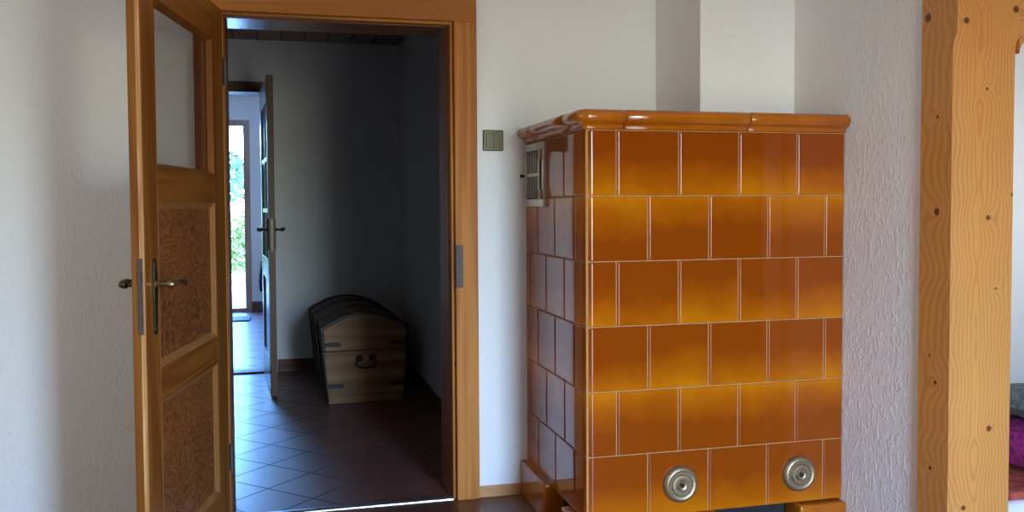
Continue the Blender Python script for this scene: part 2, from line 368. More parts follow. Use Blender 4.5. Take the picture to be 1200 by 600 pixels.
class B:
    def __init__(s): s.bm = bmesh.new()

    def box(s, a, b):
        (x0, y0, z0), (x1, y1, z1) = a, b
        x0, x1 = sorted((x0, x1)); y0, y1 = sorted((y0, y1)); z0, z1 = sorted((z0, z1))
        v = [s.bm.verts.new(p) for p in ((x0, y0, z0), (x1, y0, z0), (x1, y1, z0), (x0, y1, z0), (x0, y0, z1), (x1, y0, z1), (x1, y1, z1), (x0, y1, z1))]
        for f in ((3, 2, 1, 0), (4, 5, 6, 7), (0, 1, 5, 4), (1, 2, 6, 5), (2, 3, 7, 6), (3, 0, 4, 7)):
            s.bm.faces.new([v[i] for i in f])
        return s

    def hexa(s, pts):                               # 8 points, bottom ring then top ring
        v = [s.bm.verts.new(p) for p in pts]
        for f in ((3, 2, 1, 0), (4, 5, 6, 7), (0, 1, 5, 4), (1, 2, 6, 5), (2, 3, 7, 6), (3, 0, 4, 7)):
            s.bm.faces.new([v[i] for i in f])
        return s

    def prism(s, outline, fn0, fn1):                # outline of 2D points lofted between two placements
        a = [s.bm.verts.new(fn0(*p)) for p in outline]; b = [s.bm.verts.new(fn1(*p)) for p in outline]
        n = len(a)
        for i in range(n): s.bm.faces.new((a[i], a[(i + 1) % n], b[(i + 1) % n], b[i]))
        s.bm.faces.new(a[::-1]); s.bm.faces.new(b)
        return s

    def tube(s, pts, r, seg=10, cap=True):
        pts = [Vector(p) for p in pts]; rr = r if isinstance(r, (list, tuple)) else [r] * len(pts)
        rings = []; prev = None
        for i, p in enumerate(pts):
            t = ((pts[min(i + 1, len(pts) - 1)] - p).normalized() + (p - pts[max(i - 1, 0)]).normalized()).normalized()
            ref = prev if prev is not None else (Vector((0, 0, 1)) if abs(t.z) < .9 else Vector((1, 0, 0)))
            u = (ref - t * ref.dot(t)).normalized(); w = t.cross(u); prev = u
            rings.append([s.bm.verts.new(p + (u * math.cos(a) + w * math.sin(a)) * rr[i]) for a in [2 * PI * k / seg for k in range(seg)]])
        for q in range(len(rings) - 1):
            for k in range(seg): s.bm.faces.new((rings[q][k], rings[q][(k + 1) % seg], rings[q + 1][(k + 1) % seg], rings[q + 1][k]))
        if cap: s.bm.faces.new(rings[0][::-1]); s.bm.faces.new(rings[-1])
        return s

    def lathe(s, prof, place, seg=48):              # prof (radius, height); place(x, y, h) -> point
        rings = []
        for r, h in prof:
            if r < 1e-6: rings.append([s.bm.verts.new(place(0, 0, h))])
            else: rings.append([s.bm.verts.new(place(r * math.cos(a), r * math.sin(a), h)) for a in [2 * PI * k / seg for k in range(seg)]])
        for q in range(len(rings) - 1):
            A, C = rings[q], rings[q + 1]
            for k in range(seg):
                k2 = (k + 1) % seg
                if len(A) == 1 and len(C) == 1: continue
                if len(A) == 1: s.bm.faces.new((A[0], C[k2], C[k]))
                elif len(C) == 1: s.bm.faces.new((A[k], A[k2], C[0]))
                else: s.bm.faces.new((A[k], A[k2], C[k2], C[k]))
        return s

    def build(s, name, m, parent=None, bevel=0, smooth=False, seg=2):
        bmesh.ops.recalc_face_normals(s.bm, faces=s.bm.faces)
        me = bpy.data.meshes.new(name); s.bm.to_mesh(me); s.bm.free()
        me.materials.append(m); o = bpy.data.objects.new(name, me); COL.objects.link(o)
        if parent: o.parent = parent
        if smooth:
            for p in me.polygons: p.use_smooth = True
        me.set_sharp_from_angle(angle=.6)
        if bevel:
            b = o.modifiers.new('edge', 'BEVEL'); b.width = bevel; b.segments = seg; b.limit_method = 'ANGLE'; b.angle_limit = .6
        return o


def tag(o, label=None, cat=None, group=None, kind=None):
    if label: o['label'] = label
    if cat: o['category'] = cat
    if group: o['group'] = group
    if kind: o['kind'] = kind
    return o


def empty(name, loc=(0, 0, 0), rz=0.0):
    o = bpy.data.objects.new(name, None); COL.objects.link(o); o.location = loc; o.rotation_euler = (0, 0, rz); o.empty_display_size = .1
    return o


def struct(o, label, cat): return tag(o, label, cat, kind='structure')


# ------------------------------------------------------------------ the room shell
CH = 2.44
WT = .25      # wall thickness, doorway reveal
# floors
b = B().box((-3.4, -4.6, -.12), (3.7, .0, 0)).box((1.2, 0, -.12), (3.7, .9, 0))
struct(b.build('floor', M_floor), 'dark walnut plank floor of the stove room', 'floor')
b = B().box((-3.2, .0, -.12), (1.2, 7.25, 0))
struct(b.build('floor_hall', M_tile), 'diagonal terracotta tile floor of the hallway and far room', 'floor')
# ceilings
b = B().box((-3.4, -4.6, CH), (3.7, .0, CH + .15)).box((1.2, 0, CH), (3.7, .9, CH + .15))
struct(b.build('ceiling', M_ceil), 'white ceiling of the stove room', 'ceiling')
b = B().box((-3.2, .0, CH), (1.2, 3.17, CH + .15))
struct(b.build('ceiling_hall', M_boards), 'brown wooden board ceiling of the hallway', 'ceiling')
b = B().box((-3.2, 3.17, 2.5), (1.2, 7.4, 2.65))
struct(b.build('ceiling_far_room', M_ceil), 'white ceiling of the far room', 'ceiling')
# back wall with the doorway
OX0, OX1, OZ = -1.218, -.308, 1.983
b = B().box((-3.4, 0, 0), (OX0 - .03, WT, CH)).box((OX1 + .03, 0, 0), (1.2, WT, CH)).box((OX0 - .03, 0, OZ + .03), (OX1 + .03, WT, CH))
struct(b.build('wall_back', M_wall), 'white roughcast wall with the doorway and light switch', 'wall')
b = B().box((1.005, -1.18, 0), (1.20, 0, CH))
struct(b.build('wall_right', M_wall_r), 'white roughcast wall running from the stove to the timber post', 'wall')
b = B().box((.593, -.429, 1.552), (1.005, 0, CH))
struct(b.build('wall_chimney', M_wall), 'white plastered chimney breast rising above the tiled stove', 'wall')
b = B().box((-3.6, -4.6, 0), (-3.4, .25, CH))
struct(b.build('wall_left', M_wall), 'white wall at the left end of the stove room', 'wall')
# wall behind the camera, with the patio door opening
b = B().box((-3.6, -4.6, 0), (.10, -4.4, CH)).box((.70, -4.6, 0), (3.7, -4.4, CH)).box((.10, -4.6, 1.9), (.70, -4.4, CH))
struct(b.build('wall_front', M_frontw), 'brown panelled wall with the patio door opposite the stove', 'wall')
# side room
b = B().box((1.2, .7, 0), (3.7, .9, CH)).box((1.0, WT, 0), (1.2, .9, CH))
struct(b.build('wall_side_room', M_wall), 'pale wall seen through the opening right of the post', 'wall')
b = B().box((3.55, -4.6, 0), (3.75, .9, CH))
struct(b.build('wall_side_window', M_wall), 'white outer wall of the side room', 'wall')

# hallway walls
b = B().box((-.12, 1.51, 0), (1.1, 3.17, CH))
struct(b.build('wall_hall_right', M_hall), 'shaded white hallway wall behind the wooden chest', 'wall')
BX0, BX1, BZ = -2.05, -1.14, 2.06
b = B().box((-3.2, 3.17, 0), (BX0, 3.33, 2.5)).box((BX1, 3.17, 0), (1.1, 3.33, 2.5)).box((BX0, 3.17, BZ + .03), (BX1, 3.33, 2.5))
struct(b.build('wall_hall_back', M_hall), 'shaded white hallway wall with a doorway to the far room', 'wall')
b = B().box((-3.4, .25, 0), (-3.2, 7.4, 2.5)).box((1.1, .25, 0), (1.2, 1.51, CH))
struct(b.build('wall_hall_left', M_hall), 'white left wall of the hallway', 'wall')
EX0, EX1, EZ = -2.46, -1.366, 2.22
b = B().box((-3.2, 7.15, 0), (EX0, 7.4, 2.5)).box((EX1, 7.15, 0), (.2, 7.4, 2.5)).box((EX0, 7.15, EZ), (EX1, 7.4, 2.5)).box((-.5, 3.33, 0), (-.3, 7.15, 2.5))
struct(b.build('wall_far', M_far), 'pale lilac far wall around the glazed garden door', 'wall')
# baseboards
b = B().box((OX1 + .096, -.014, 0), (.02, 0, .047))
struct(b.build('baseboard_back', M_base_wood, bevel=.003), 'low spruce baseboard between door frame and stove', 'baseboard')
b = B().box((-1.05, 3.155, 0), (-.12, 3.17, .095)).box((-.135, 1.50, 0), (-.12, 3.155, .10)).box((-.12, 1.495, 0), (1.1, 1.51, .10))
struct(b.build('baseboard_hall', M_hall_wood, bevel=.003), 'dark wooden baseboard around the hallway', 'baseboard')
b = B().box((EX1, 7.135, 0), (-.5, 7.15, .12))
struct(b.build('baseboard_far', M_hall_wood, bevel=.003), 'dark baseboard under the pale far wall', 'baseboard')

# door frame of the front doorway: casing, rebate and reveal
t = empty('trim_1'); struct(t, 'oiled spruce door frame around the front doorway', 'door frame')
CZ = OZ + .10
for x0, x1 in ((OX1 + .003, OX1 + .098), (OX0 - .098, OX0 - .003)):
    B().box((x0, -.022, 0), (x1, 0, OZ)).build('casing', M_frame, t, bevel=.003)
B().box((OX0 - .098, -.022, OZ), (OX1 + .098, 0, CZ)).build('head_casing', M_frame_x, t, bevel=.003)
for sx, xo in ((1, OX1), (-1, OX0)):
    B().box((xo - sx * .010, .004, 0), (xo + sx * .03, .045, OZ - .008)).build('rebate', M_frame, t, bevel=.002)
    B().box((xo - sx * .014, .045, 0), (xo + sx * .03, WT + .012, OZ - .01)).build('jamb', M_jamb, t, bevel=.002)
B().box((OX0 - .03, .004, OZ - .010), (OX1 + .03, .045, OZ + .03)).build('head_rebate', M_frame_x, t, bevel=.002)
B().box((OX0 - .03, .045, OZ - .014), (OX1 + .03, WT + .012, OZ + .03)).build('head_jamb', M_jamb_x, t, bevel=.002)
tag(B().box((-.302, -.0245, .891), (-.274, -.0215, 1.066)).box((-.3055, -.0245, .891), (-.302, -.006, 1.066)).build('strike_plate', M_steel, t, bevel=.001), 'grey metal strike plate')
b = B().prism([(-.018, 0), (.018, 0), (.016, .005), (.008, .009), (-.008, .009), (-.016, .005)], lambda y, z: (OX0 + .012, y + .01, z), lambda y, z: (OX1 - .012, y + .01, z))
struct(b.build('trim_2', M_alu), 'bright aluminium threshold strip in the front doorway', 'threshold strip')
# frame of the doorway at the back of the hallway
t = empty('trim_3'); struct(t, 'dark brown wooden frame of the doorway at the back of the hallway', 'door frame')
B().box((BX0 - .09, 3.15, BZ), (BX1 + .06, 3.35, BZ + .075)).build('head_casing', M_hall_edge, t, bevel=.003)
B().box((BX0 - .09, 3.15, 0), (BX0, 3.35, BZ)).build('casing', M_hall_edge, t, bevel=.003)
B().box((BX1, 3.15, 0), (BX1 + .03, 3.35, BZ)).build('casing', M_hall_edge, t, bevel=.003)
b = B().box((BX0, 3.16, 0), (BX1, 3.30, .012))
struct(b.build('trim_4', M_hall_wood), 'dark wooden threshold under the hallway door', 'threshold')

# ------------------------------------------------------------------ doors


def bead_frame(x0, x1, z0, z1, w, y0, y1):
    """a chamfered moulding round a panel: outer edge flush at y0, inner edge at y1"""
    bb = B(); v = bb.bm.verts
    o = [v.new((x, y0, z)) for x, z in ((x0, z0), (x1, z0), (x1, z1), (x0, z1))]
    i = [v.new((x, y1, z)) for x, z in ((x0 + w, z0 + w), (x1 - w, z0 + w), (x1 - w, z1 - w), (x0 + w, z1 - w))]
    k = [v.new((x, y1 - .004 if y1 < y0 else y1 + .004, z)) for x, z in ((x0, z0), (x1, z0), (x1, z1), (x0, z1))]
    for q in range(4):
        r = (q + 1) % 4
        bb.bm.faces.new((o[q], o[r], i[r], i[q])); bb.bm.faces.new((i[q], i[r], k[r], k[q])); bb.bm.faces.new((k[q], k[r], o[r], o[q]))
    return bb


def handle_set(parent, x, z, y, side, plate_m, lever_m, name='door_handle', plate=(.885, 1.08), back=-1):
    """plate on the leaf face (normal = side along local y), spindle out of it, lever along the leaf"""
    z0, z1 = plate; zc = (z0 + z1) / 2; w = .017
    prof = []
    for f, ww in ((0, .004), (.05, .012), (.10, .008), (.18, .014), (.34, .010), (.42, .015), (.58, .018), (.68, .012), (.82, .015), (.91, .008), (.96, .011), (1, .003)):
        prof.append((ww, z0 + f * (z1 - z0)))
    out = [(x + a, c) for a, c in prof] + [(x - a, c) for a, c in prof[::-1]]
    h = B().prism(out, lambda p, q: (p, y, q), lambda p, q: (p, y + side * .006, q)).build('handle_plate', plate_m, parent, bevel=.0015)
    s = side
    k = B().tube([(x, y + s * .004, z), (x, y + s * .012, z), (x, y + s * .014, z), (x, y + s * .036, z), (x, y + s * .038, z), (x, y + s * .05, z), (x, y + s * .058, z)], [.013, .012, .008, .007, .012, .012, .007], 14)
    d = back
    k.tube([(x, y + s * .054, z - .002), (x + d * .02, y + s * .060, z + .002), (x + d * .05, y + s * .062, z + .006), (x + d * .085, y + s * .060, z + .002), (x + d * .108, y + s * .056, z - .006), (x + d * .114, y + s * .060, z - .004)], [.008, .008, .0065, .008, .010, .005], 12)
    k.build(name, lever_m, parent, smooth=True)
    return h


# door_1: the panelled leaf standing open into the room
D1 = empty('door_1', (-1.209, -.028, 0), math.radians(259.5)); struct(D1, 'brown pine panel door with a glass pane standing open on the left', 'door')
LW, TH, LH = .91, .040, 1.985
B().box((.0, -TH, .012), (.150, 0, LH)).build('stile', M_leaf, D1, bevel=.002)
B().box((.790, -TH, .012), (LW, 0, LH)).build('stile', M_leaf, D1, bevel=.004)
for z0, z1 in ((.012, .16), (.65, .75), (1.245, 1.35), (1.85, LH)):
    B().box((.150, -TH, z0), (.790, 0, z1)).build('rail', M_leaf_x, D1, bevel=.001)
for z0, z1 in ((.16, .65), (.75, 1.245)):
    B().box((.148, -.028, z0 - .002), (.792, -.014, z1 + .002)).build('panel', M_panel, D1)
    tag(bead_frame(.150, .790, z0, z1, .020, .0005, -.014).build('bead', M_bead, D1), 'pale chamfered bead round the panel')
    bead_frame(.150, .790, z0, z1, .020, -TH - .0005, -.028).build('bead', M_bead, D1)
B().box((.150, -.024, 1.35), (.790, -.019, 1.85)).build('glass_pane', M_dglass, D1)
bead_frame(.150, .790, 1.35, 1.85, .014, .0005, -.019).build('glazing_bead', M_leaf, D1)
bead_frame(.150, .790, 1.35, 1.85, .014, -TH - .0005, -.024).build('glazing_bead', M_leaf, D1)
tag(B().box((LW - .001, -.0155, .014), (LW + .0006, -.003, LH - .002)).build('worn_edge', M_worn, D1), 'pale worn strip along the edge')
lp = B().box((LW - .002, -.0235, .866), (LW + .0018, -.0075, 1.085)).build('lock_plate', M_steel, D1, bevel=.0008)
B().box((LW + .001, -.021, 1.015), (LW + .0075, -.010, 1.045)).build('latch', M_steel, lp, bevel=.001)
handle_set(D1, .838, 1.005, 0, 1, M_patina, M_brass, plate=(.857, 1.08))
handle_set(D1, .838, 1.005, -TH, -1, M_patina, M_patina, plate=(.857, 1.08))
for z in (.25, 1.75):
    B().tube([(-.008, .006, z - .05), (-.008, .006, z + .05)], .008).build('hinge', M_steel, D1, smooth=False)

# door_2: glazed leaf in the hallway, seen nearly edge on
D2 = empty('door_2', (-1.150, 3.145, 0), math.radians(-85.9)); struct(D2, 'narrow edge of a half-glazed door standing open in the hallway', 'door')
LW2, TH2, LH2 = .905, .040, 2.06
for x0, x1 in ((0, .11), (.795, LW2)):
    B().box((x0, 0, .012), (x1, TH2, LH2)).build('stile', M_hall_edge if x0 else M_hall_paint, D2, bevel=.002)
for z0, z1 in ((.012, .22), (.74, .88), (1.91, LH2)):
    B().box((.11, .001, z0), (.795, TH2 - .001, z1)).build('rail', M_hall_paint, D2, bevel=.001)
B().box((.11, .015, .22), (.795, .027, .74)).build('panel', M_hall_paint, D2)
B().box((.11, .018, .88), (.795, .022, 1.91)).build('glass_pane', M_shade_glass, D2)
for z in (1.20, 1.54):
    B().box((.11, .004, z - .014), (.795, .036, z + .014)).build('glazing_bar', M_hall_paint, D2, bevel=.002)
B().box((.44, .004, .88), (.465, .036, 1.91)).build('glazing_bar', M_hall_paint, D2, bevel=.002)
tag(B().box((-.0, -.0012, .012), (LW2, .0, LH2)).build('painted_face', M_hall_paint, D2), 'pale painted face strip') if False else None
B().box((LW2 - .001, .012, .94), (LW2 + .002, .028, 1.15)).build('lock_plate', M_patina, D2, bevel=.0008)
handle_set(D2, LW2 - .05, 1.08, TH2, 1, M_iron, M_iron, plate=(.95, 1.15))
handle_set(D2, LW2 - .05, 1.08, 0, -1, M_iron, M_iron, plate=(.95, 1.15))

# door_3: glazed garden door in the far wall
D3 = empty('door_3', (EX0, 7.19, 0)); struct(D3, 'glazed brown garden door in the far wall with greenery outside', 'door')
ew = EX1 - EX0
for x0 in (0, ew - .07):
    B().box((x0, -.05, 0), (x0 + .07, .05, EZ)).build('frame_post', M_gdoor, D3, bevel=.004)
B().box((.07, -.05, EZ - .068), (ew - .07, .05, EZ)).build('frame_head', M_gdoor, D3, bevel=.004)
B().box((.07, -.03, .0), (ew - .07, .03, .045)).build('bottom_rail', M_gdoor, D3, bevel=.003)
B().box((.07, -.004, .045), (ew - .07, .004, EZ - .068)).build('glass_pane', M_glass, D3)

# ------------------------------------------------------------------ the tiled stove
ST = empty('tiled_stove', (0, 0, 0)); tag(ST, 'large glazed honey-brown tiled stove standing in the corner', 'stove')
TF, TS, TV, DY = .2312, .236, .225, .77
ZT = 1.485; RC = .030


def path(s, off):
    """point on the stove outline: s < 0 runs back along the left side, s > 0 along the front"""
    if s <= -RC: return (-off, -DY - s)
    if s >= RC: return (s, -DY - off)
    a = (s + RC) / (2 * RC) * PI / 2
    return (RC - (RC + off) * math.cos(a), -DY + RC - (RC + off) * math.sin(a))


def height(e, r):                                  # rounded tile edge, e = distance from the edge
    if e >= r: return 1.0
    q = 1 - e / r
    return math.sqrt(max(0, 1 - q * q))


def add_tile(bm, uv, kv, s0, s1, z0, z1, rnd, flip):
    g = .0016; s0 += g; s1 -= g; z0 += g; z1 -= g
    RE, RZ, H = .0085, .0045, .006
    er = (0, .06, .2, .42, .7, 1)
    ss = [s0 + q * RE for q in er]
    se = [s1 - q * RE for q in er[::-1]]
    mid = []
    n = max(2, int((s1 - s0) / .05)); mid = [s0 + RE + (s1 - s0 - 2 * RE) * i / n for i in range(1, n)]
    if s0 < -RC and s1 > RC:
        mid = [x for x in mid if abs(x) > RC + .004] + [RC * (i / 6 - 1) for i in range(13)]
        mid.sort()
    ss = ss + mid + se
    zz = [z0 + q * RZ for q in er] + [z0 + RZ + (z1 - z0 - 2 * RZ) * i / 3 for i in (1, 2)] + [z1 - q * RZ for q in er[::-1]]
    dome = .0
    grid = []
    for z in zz:
        row = []
        for s in ss:
            h = H * min(height(min(s - s0, s1 - s), RE), height(min(z - z0, z1 - z), RZ))
            u = (s - s0) / (s1 - s0) * 2 - 1; w = (z - z0) / (z1 - z0) * 2 - 1
            h += dome * (1 - u * u) * (1 - w * w) * (h / H)
            x, y = path(s, h - .007)
            row.append((bm.verts.new((x, y, z)), (s - s0) / (s1 - s0), (z - z0) / (z1 - z0)))
        grid.append(row)
    for j in range(len(zz) - 1):
        for i in range(len(ss) - 1):
            q = (grid[j][i], grid[j][i + 1], grid[j + 1][i + 1], grid[j + 1][i])
            f = bm.faces.new([a[0] for a in q]); f.smooth = True
            for lp_, a in zip(f.loops, q):
                lp_[uv].uv = (a[1], a[2] if not flip else 1 - a[2]); lp_[kv].uv = (rnd, 0)


bm = bmesh.new(); uv = bm.loops.layers.uv.new('tile'); kv = bm.loops.layers.uv.new('kiln')
END_F, END_S = 1.004, -.769
for k in range(6):
    z1 = ZT - TV * k; z0 = z1 - TV
    if k % 2 == 0:
        cut = [END_S, -3 * TS, -2 * TS, -TS, .5 * TF, 1.5 * TF, 2.5 * TF, 3.5 * TF, END_F]
    else:
        cut = [END_S, -2.5 * TS, -1.5 * TS, -.5 * TS, TF, 2 * TF, 3 * TF, 4 * TF, END_F]
    for i in range(len(cut) - 1):
        flip = k in (1, 4)
        add_tile(bm, uv, kv, cut[i], cut[i + 1], z0, z1, random.random(), flip)
me = bpy.data.meshes.new('tiled_body'); bm.to_mesh(me); bm.free(); me.materials.append(M_glaze)
body = bpy.data.objects.new('tiled_body', me); COL.objects.link(body); body.parent = ST
wnm = body.modifiers.new('flat_faces', 'WEIGHTED_NORMAL'); wnm.weight = 50; wnm.keep_sharp = False
core = B().box((.006, -DY + .006, .137), (1.0035, -.0005, 1.5))
core.build('grout_core', M_grout, ST)
B().box((.06, -DY + .08, 0), (1.0, -.001, .137)).build('firebrick_base', M_dark, ST)
# cornice: moulded profile swept round side and front in separate pieces
prof = [(-.012, 1.4865), (.003, 1.4865), (.007, 1.489), (.008, 1.496), (.010, 1.501), (.016, 1.5055), (.024, 1.509), (.030, 1.514), (.034, 1.521), (.0355, 1.529), (.034, 1.538), (.029, 1.546), (.021, 1.551), (.010, 1.553), (-.06, 1.553)]


def cpath(s, off):
    r = .012
    if s <= -r: return (-off, -DY - s)
    if s >= r: return (s, -DY - off)
    a = (s + r) / (2 * r) * PI / 2
    return (r - (r + off) * math.cos(a), -DY + r - (r + off) * math.sin(a))


cb = B(); cuts = [END_S, -2.55 * TS, -.62 * TS, .60 * TF, 2.62 * TF, END_F]
for i in range(len(cuts) - 1):
    s0, s1 = cuts[i] + .0012, cuts[i + 1] - .0012
    sl = [s0, s0 + .002, s0 + .006] + [s0 + .006 + (s1 - s0 - .012) * q / 4 for q in (1, 2, 3)] + [s1 - .006, s1 - .002, s1]
    if s0 < 0 < s1: sl = sorted([q for q in sl if abs(q) > .02] + [.012 * (q / 4 - 1) for q in range(9)])
    rings = []
    for s in sl:
        e = min(s - s0, s1 - s); sh = -.003 * (1 - min(1, e / .006))
        rings.append([cb.bm.verts.new((*cpath(s, o + (sh if o > 0 else 0)), z + (sh if z > 1.54 else 0))) for o, z in prof])
    for a, c in zip(rings[:-1], rings[1:]):
        for q in range(len(prof) - 1):
            f = cb.bm.faces.new((a[q], c[q], c[q + 1], a[q + 1])); f.smooth = True
cornice = cb.build('cornice', M_glaze2, ST)
B().box((.03, -DY + .03, 1.50), (1.0035, -.001, 1.548)).build('cover_slab', M_glaze2, ST)


# base pieces (glazed feet)
def foot(pts, top, name='foot'):
    return B().prism(pts, lambda x, y: (x, y, 0), lambda x, y: (x, y, top)).build(name, M_glaze2, ST, bevel=.009, seg=3)


foot([(-.030, -.002), (-.030, -.356), (.058, -.356), (.058, -.002)], .147)
foot([(-.030, -.577), (-.030, -DY - .030), (.490, -DY - .030), (.490, -DY + .078), (.058, -DY + .078), (.058, -.577)], .136)
foot([(.812, -DY + .078), (.812, -DY - .030), (1.0035, -DY - .030), (1.0035, -DY + .078)], .132)
# air valves
vprof = [(0, .020), (.004, .020), (.0045, .012), (.009, .012), (.010, .021), (.016, .023), (.020, .020), (.0215, .0165), (.024, .0165), (.026, .019), (.034, .0185), (.037, .015), (.0385, .0125), (.041, .0125), (.043, .016), (.049, .0165), (.052, .018), (.058, .0165), (.063, .011), (.0655, .004), (.0655, -.004), (0, -.004)]
for vx in (.351, .8205):
    v = B().lathe(vprof, lambda x, y, h, vx=vx: (vx + x, -DY - .001 - h, .2445 + y), 56).build('air_valve', M_nickel, ST, smooth=True)
    B().lathe([(0, .0215), (.0055, .0215), (.0065, .020), (.0065, .012), (0, .012)], lambda x, y, h, vx=vx: (vx + x, -DY - .001 - h, .2445 + y), 16).build('keyhole', M_dark, v)
# warm air grille on the left side
ya, yb, za, zb = -.308, -.018, 1.224, 1.478
g = B()
for p, q in (((ya, za), (yb, za + .030)), ((ya, zb - .030), (yb, zb)), ((ya, za + .03), (ya + .022, zb - .03)), ((yb - .030, za + .03), (yb, zb - .03))):
    g.box((-.012, p[0], p[1]), (.004, q[0], q[1]))
VG = g.build('vent_grille', M_ventmetal, ST, bevel=.002)
B().box((.0005, ya + .022, za + .03), (.003, yb - .03, zb - .03)).build('grille_backing', M_dark, VG)
for q in range(7):
    yy = yb - .042 - q * .027
    B().box((-.011, yy - .003, za + .034), (-.007, yy + .003, zb - .034)).build('slat', M_ventmetal, VG, bevel=.001)
zc = (za + zb) / 2
B().box((-.014, ya + .055, zc - .006), (-.006, yb - .03, zc + .006)).build('cross_bar', M_ventmetal, VG, bevel=.001)
B().box((-.014, ya + .050, za + .03), (-.006, ya + .062, zb - .03)).build('hinge_bar', M_ventmetal, VG, bevel=.001)
for zz_ in (za + .048, zb - .052):
    B().tube([(-.017, ya + .030, zz_ - .018), (-.017, ya + .030, zz_ + .018)], .010, 14).build('hinge_knuckle', M_nickel, VG)
B().tube([(-.012, yb - .012, zc), (-.022, yb - .012, zc), (-.030, yb - .012, zc)], [.004, .007, .007], 12).build('latch_knob', M_iron, VG)

# small dark metal clip lying on the stove top
tag(B().box((.47, -.55, 1.5535), (.492, -.53, 1.562)).box((.47, -.55, 1.562), (.476, -.53, 1.568)).build('metal_clip', M_iron, bevel=.001), 'tiny dark metal clip lying on top of the tiled stove', 'clip')

# ------------------------------------------------------------------ light switch
SW = empty('light_switch', (-.1395, 0, 1.500)); tag(SW, 'olive bronze double light switch on the white wall', 'light switch')
B().box((-.0435, -.010, -.0435), (.0435, 0, .0435)).build('cover_frame', M_switch, SW, bevel=.006, seg=3)
for sx in (-1, 1):
    B().hexa([(sx * .001, -.0155, -.034), (sx * .033, -.0155, -.034), (sx * .033, -.008, -.034), (sx * .001, -.008, -.034), (sx * .001, -.012, .034), (sx * .033, -.012, .034), (sx * .033, -.008, .034), (sx * .001, -.008, .034)]).build('rocker', M_switch, SW, bevel=.001)

# ------------------------------------------------------------------ timber post with curved brace and beam
PO = empty('timber_post', (.995, -1.34, 0)); tag(PO, 'thick planed spruce post at the end of the right wall', 'post')
pw, pd = .228, .157
c = .018
bb = B()
sec_sq = [(0, 0), (pw, 0), (pw, pd), (0, pd)]
sec_full = [(0, .0005), (.0005, 0), (pw - .0005, 0), (pw, .0005), (pw, pd), (0, pd)]
sec_ch = [(0, c), (c, 0), (pw - c, 0), (pw, c), (pw, pd), (0, pd)]
levels = [(0, sec_ch), (1.70, sec_ch), (1.725, [(0, c * .75), (c * .75, 0), (pw - c * .75, 0), (pw, c * .75), (pw, pd), (0, pd)]), (1.738, [(0, c * .3), (c * .3, 0), (pw - c * .3, 0), (pw, c * .3), (pw, pd), (0, pd)]), (1.745, sec_full), (2.10, sec_full)]
rg = [[bb.bm.verts.new((x, y, z)) for x, y in sc] for z, sc in levels]
for a, d in zip(rg[:-1], rg[1:]):
    for q in range(6): bb.bm.faces.new((a[q], a[(q + 1) % 6], d[(q + 1) % 6], d[q]))
bb.bm.faces.new(rg[0][::-1]); bb.bm.faces.new(rg[-1])
bb.build('post', M_post, PO, bevel=.0015)
arc = [(pw, 1.69)] + [(pw + .03 - .03 * math.cos(a), 1.69 + .04 * math.sin(a)) for a in (.4, .8, 1.1)] + [(pw + .36, 2.06), (pw + .40, 2.10), (pw, 2.10)]
B().prism(arc, lambda x, z: (x, .0, z), lambda x, z: (x, .12, z)).build('knee_brace', M_brace, PO, bevel=.002)
B().box((-.0, .0, 2.10), (2.55, pd, 2.30)).build('beam', M_brace, PO, bevel=.003)

# ------------------------------------------------------------------ wooden chest in the hallway
CT = empty('domed_chest', (-.507, 1.965, 0), math.radians(2.2)); tag(CT, 'old domed wooden travel chest with iron straps in the hallway corner', 'chest')
CL = 1.14; ZS = .33


def hw(z): return .232 + (.2725 - .232) * z / .485


def dome(n=16, inset=0.0):
    """upper outline of the chest end from the lid seam up and over"""
    pts = [(hw(ZS) - inset, ZS)]
    zt, za_ = .470 - inset, .567 - inset
    w = hw(zt) - inset
    for i in range(n + 1):
        a = PI * i / n
        x = w * math.cos(a)
        pts.append((x, zt + (za_ - zt) * (1 - (x / w) ** 2)))
    pts.append((-hw(ZS) + inset, ZS))
    return pts


body_out = [(-hw(.012) + .006, .012), (hw(.012) - .006, .012), (hw(ZS) - .006, ZS - .002), (-hw(ZS) + .006, ZS - .002)]
B().prism(body_out, lambda x, z: (x, 0.014, z), lambda x, z: (x, CL - .014, z)).build('chest_body', M_chest_side, CT, bevel=.003)
end = [(-hw(.0) + .002, .002), (hw(.0) - .002, .002), (hw(ZS) - .004, ZS - .003), (-hw(ZS) + .004, ZS - .003)]
B().prism(end, lambda x, z: (x, 0, z), lambda x, z: (x, .016, z)).build('end_board', M_chest, CT, bevel=.002)
B().prism(dome(inset=.006), lambda x, z: (x, .0165, z + .001), lambda x, z: (x, CL - .01, z + .001)).build('lid', M_chest_side, CT, bevel=.002)
lid_end = B().prism(dome(inset=.012), lambda x, z: (x, -.003, z + .002), lambda x, z: (x, .0165, z + .002)).build('lid_end_board', M_chest, CT, bevel=.002)


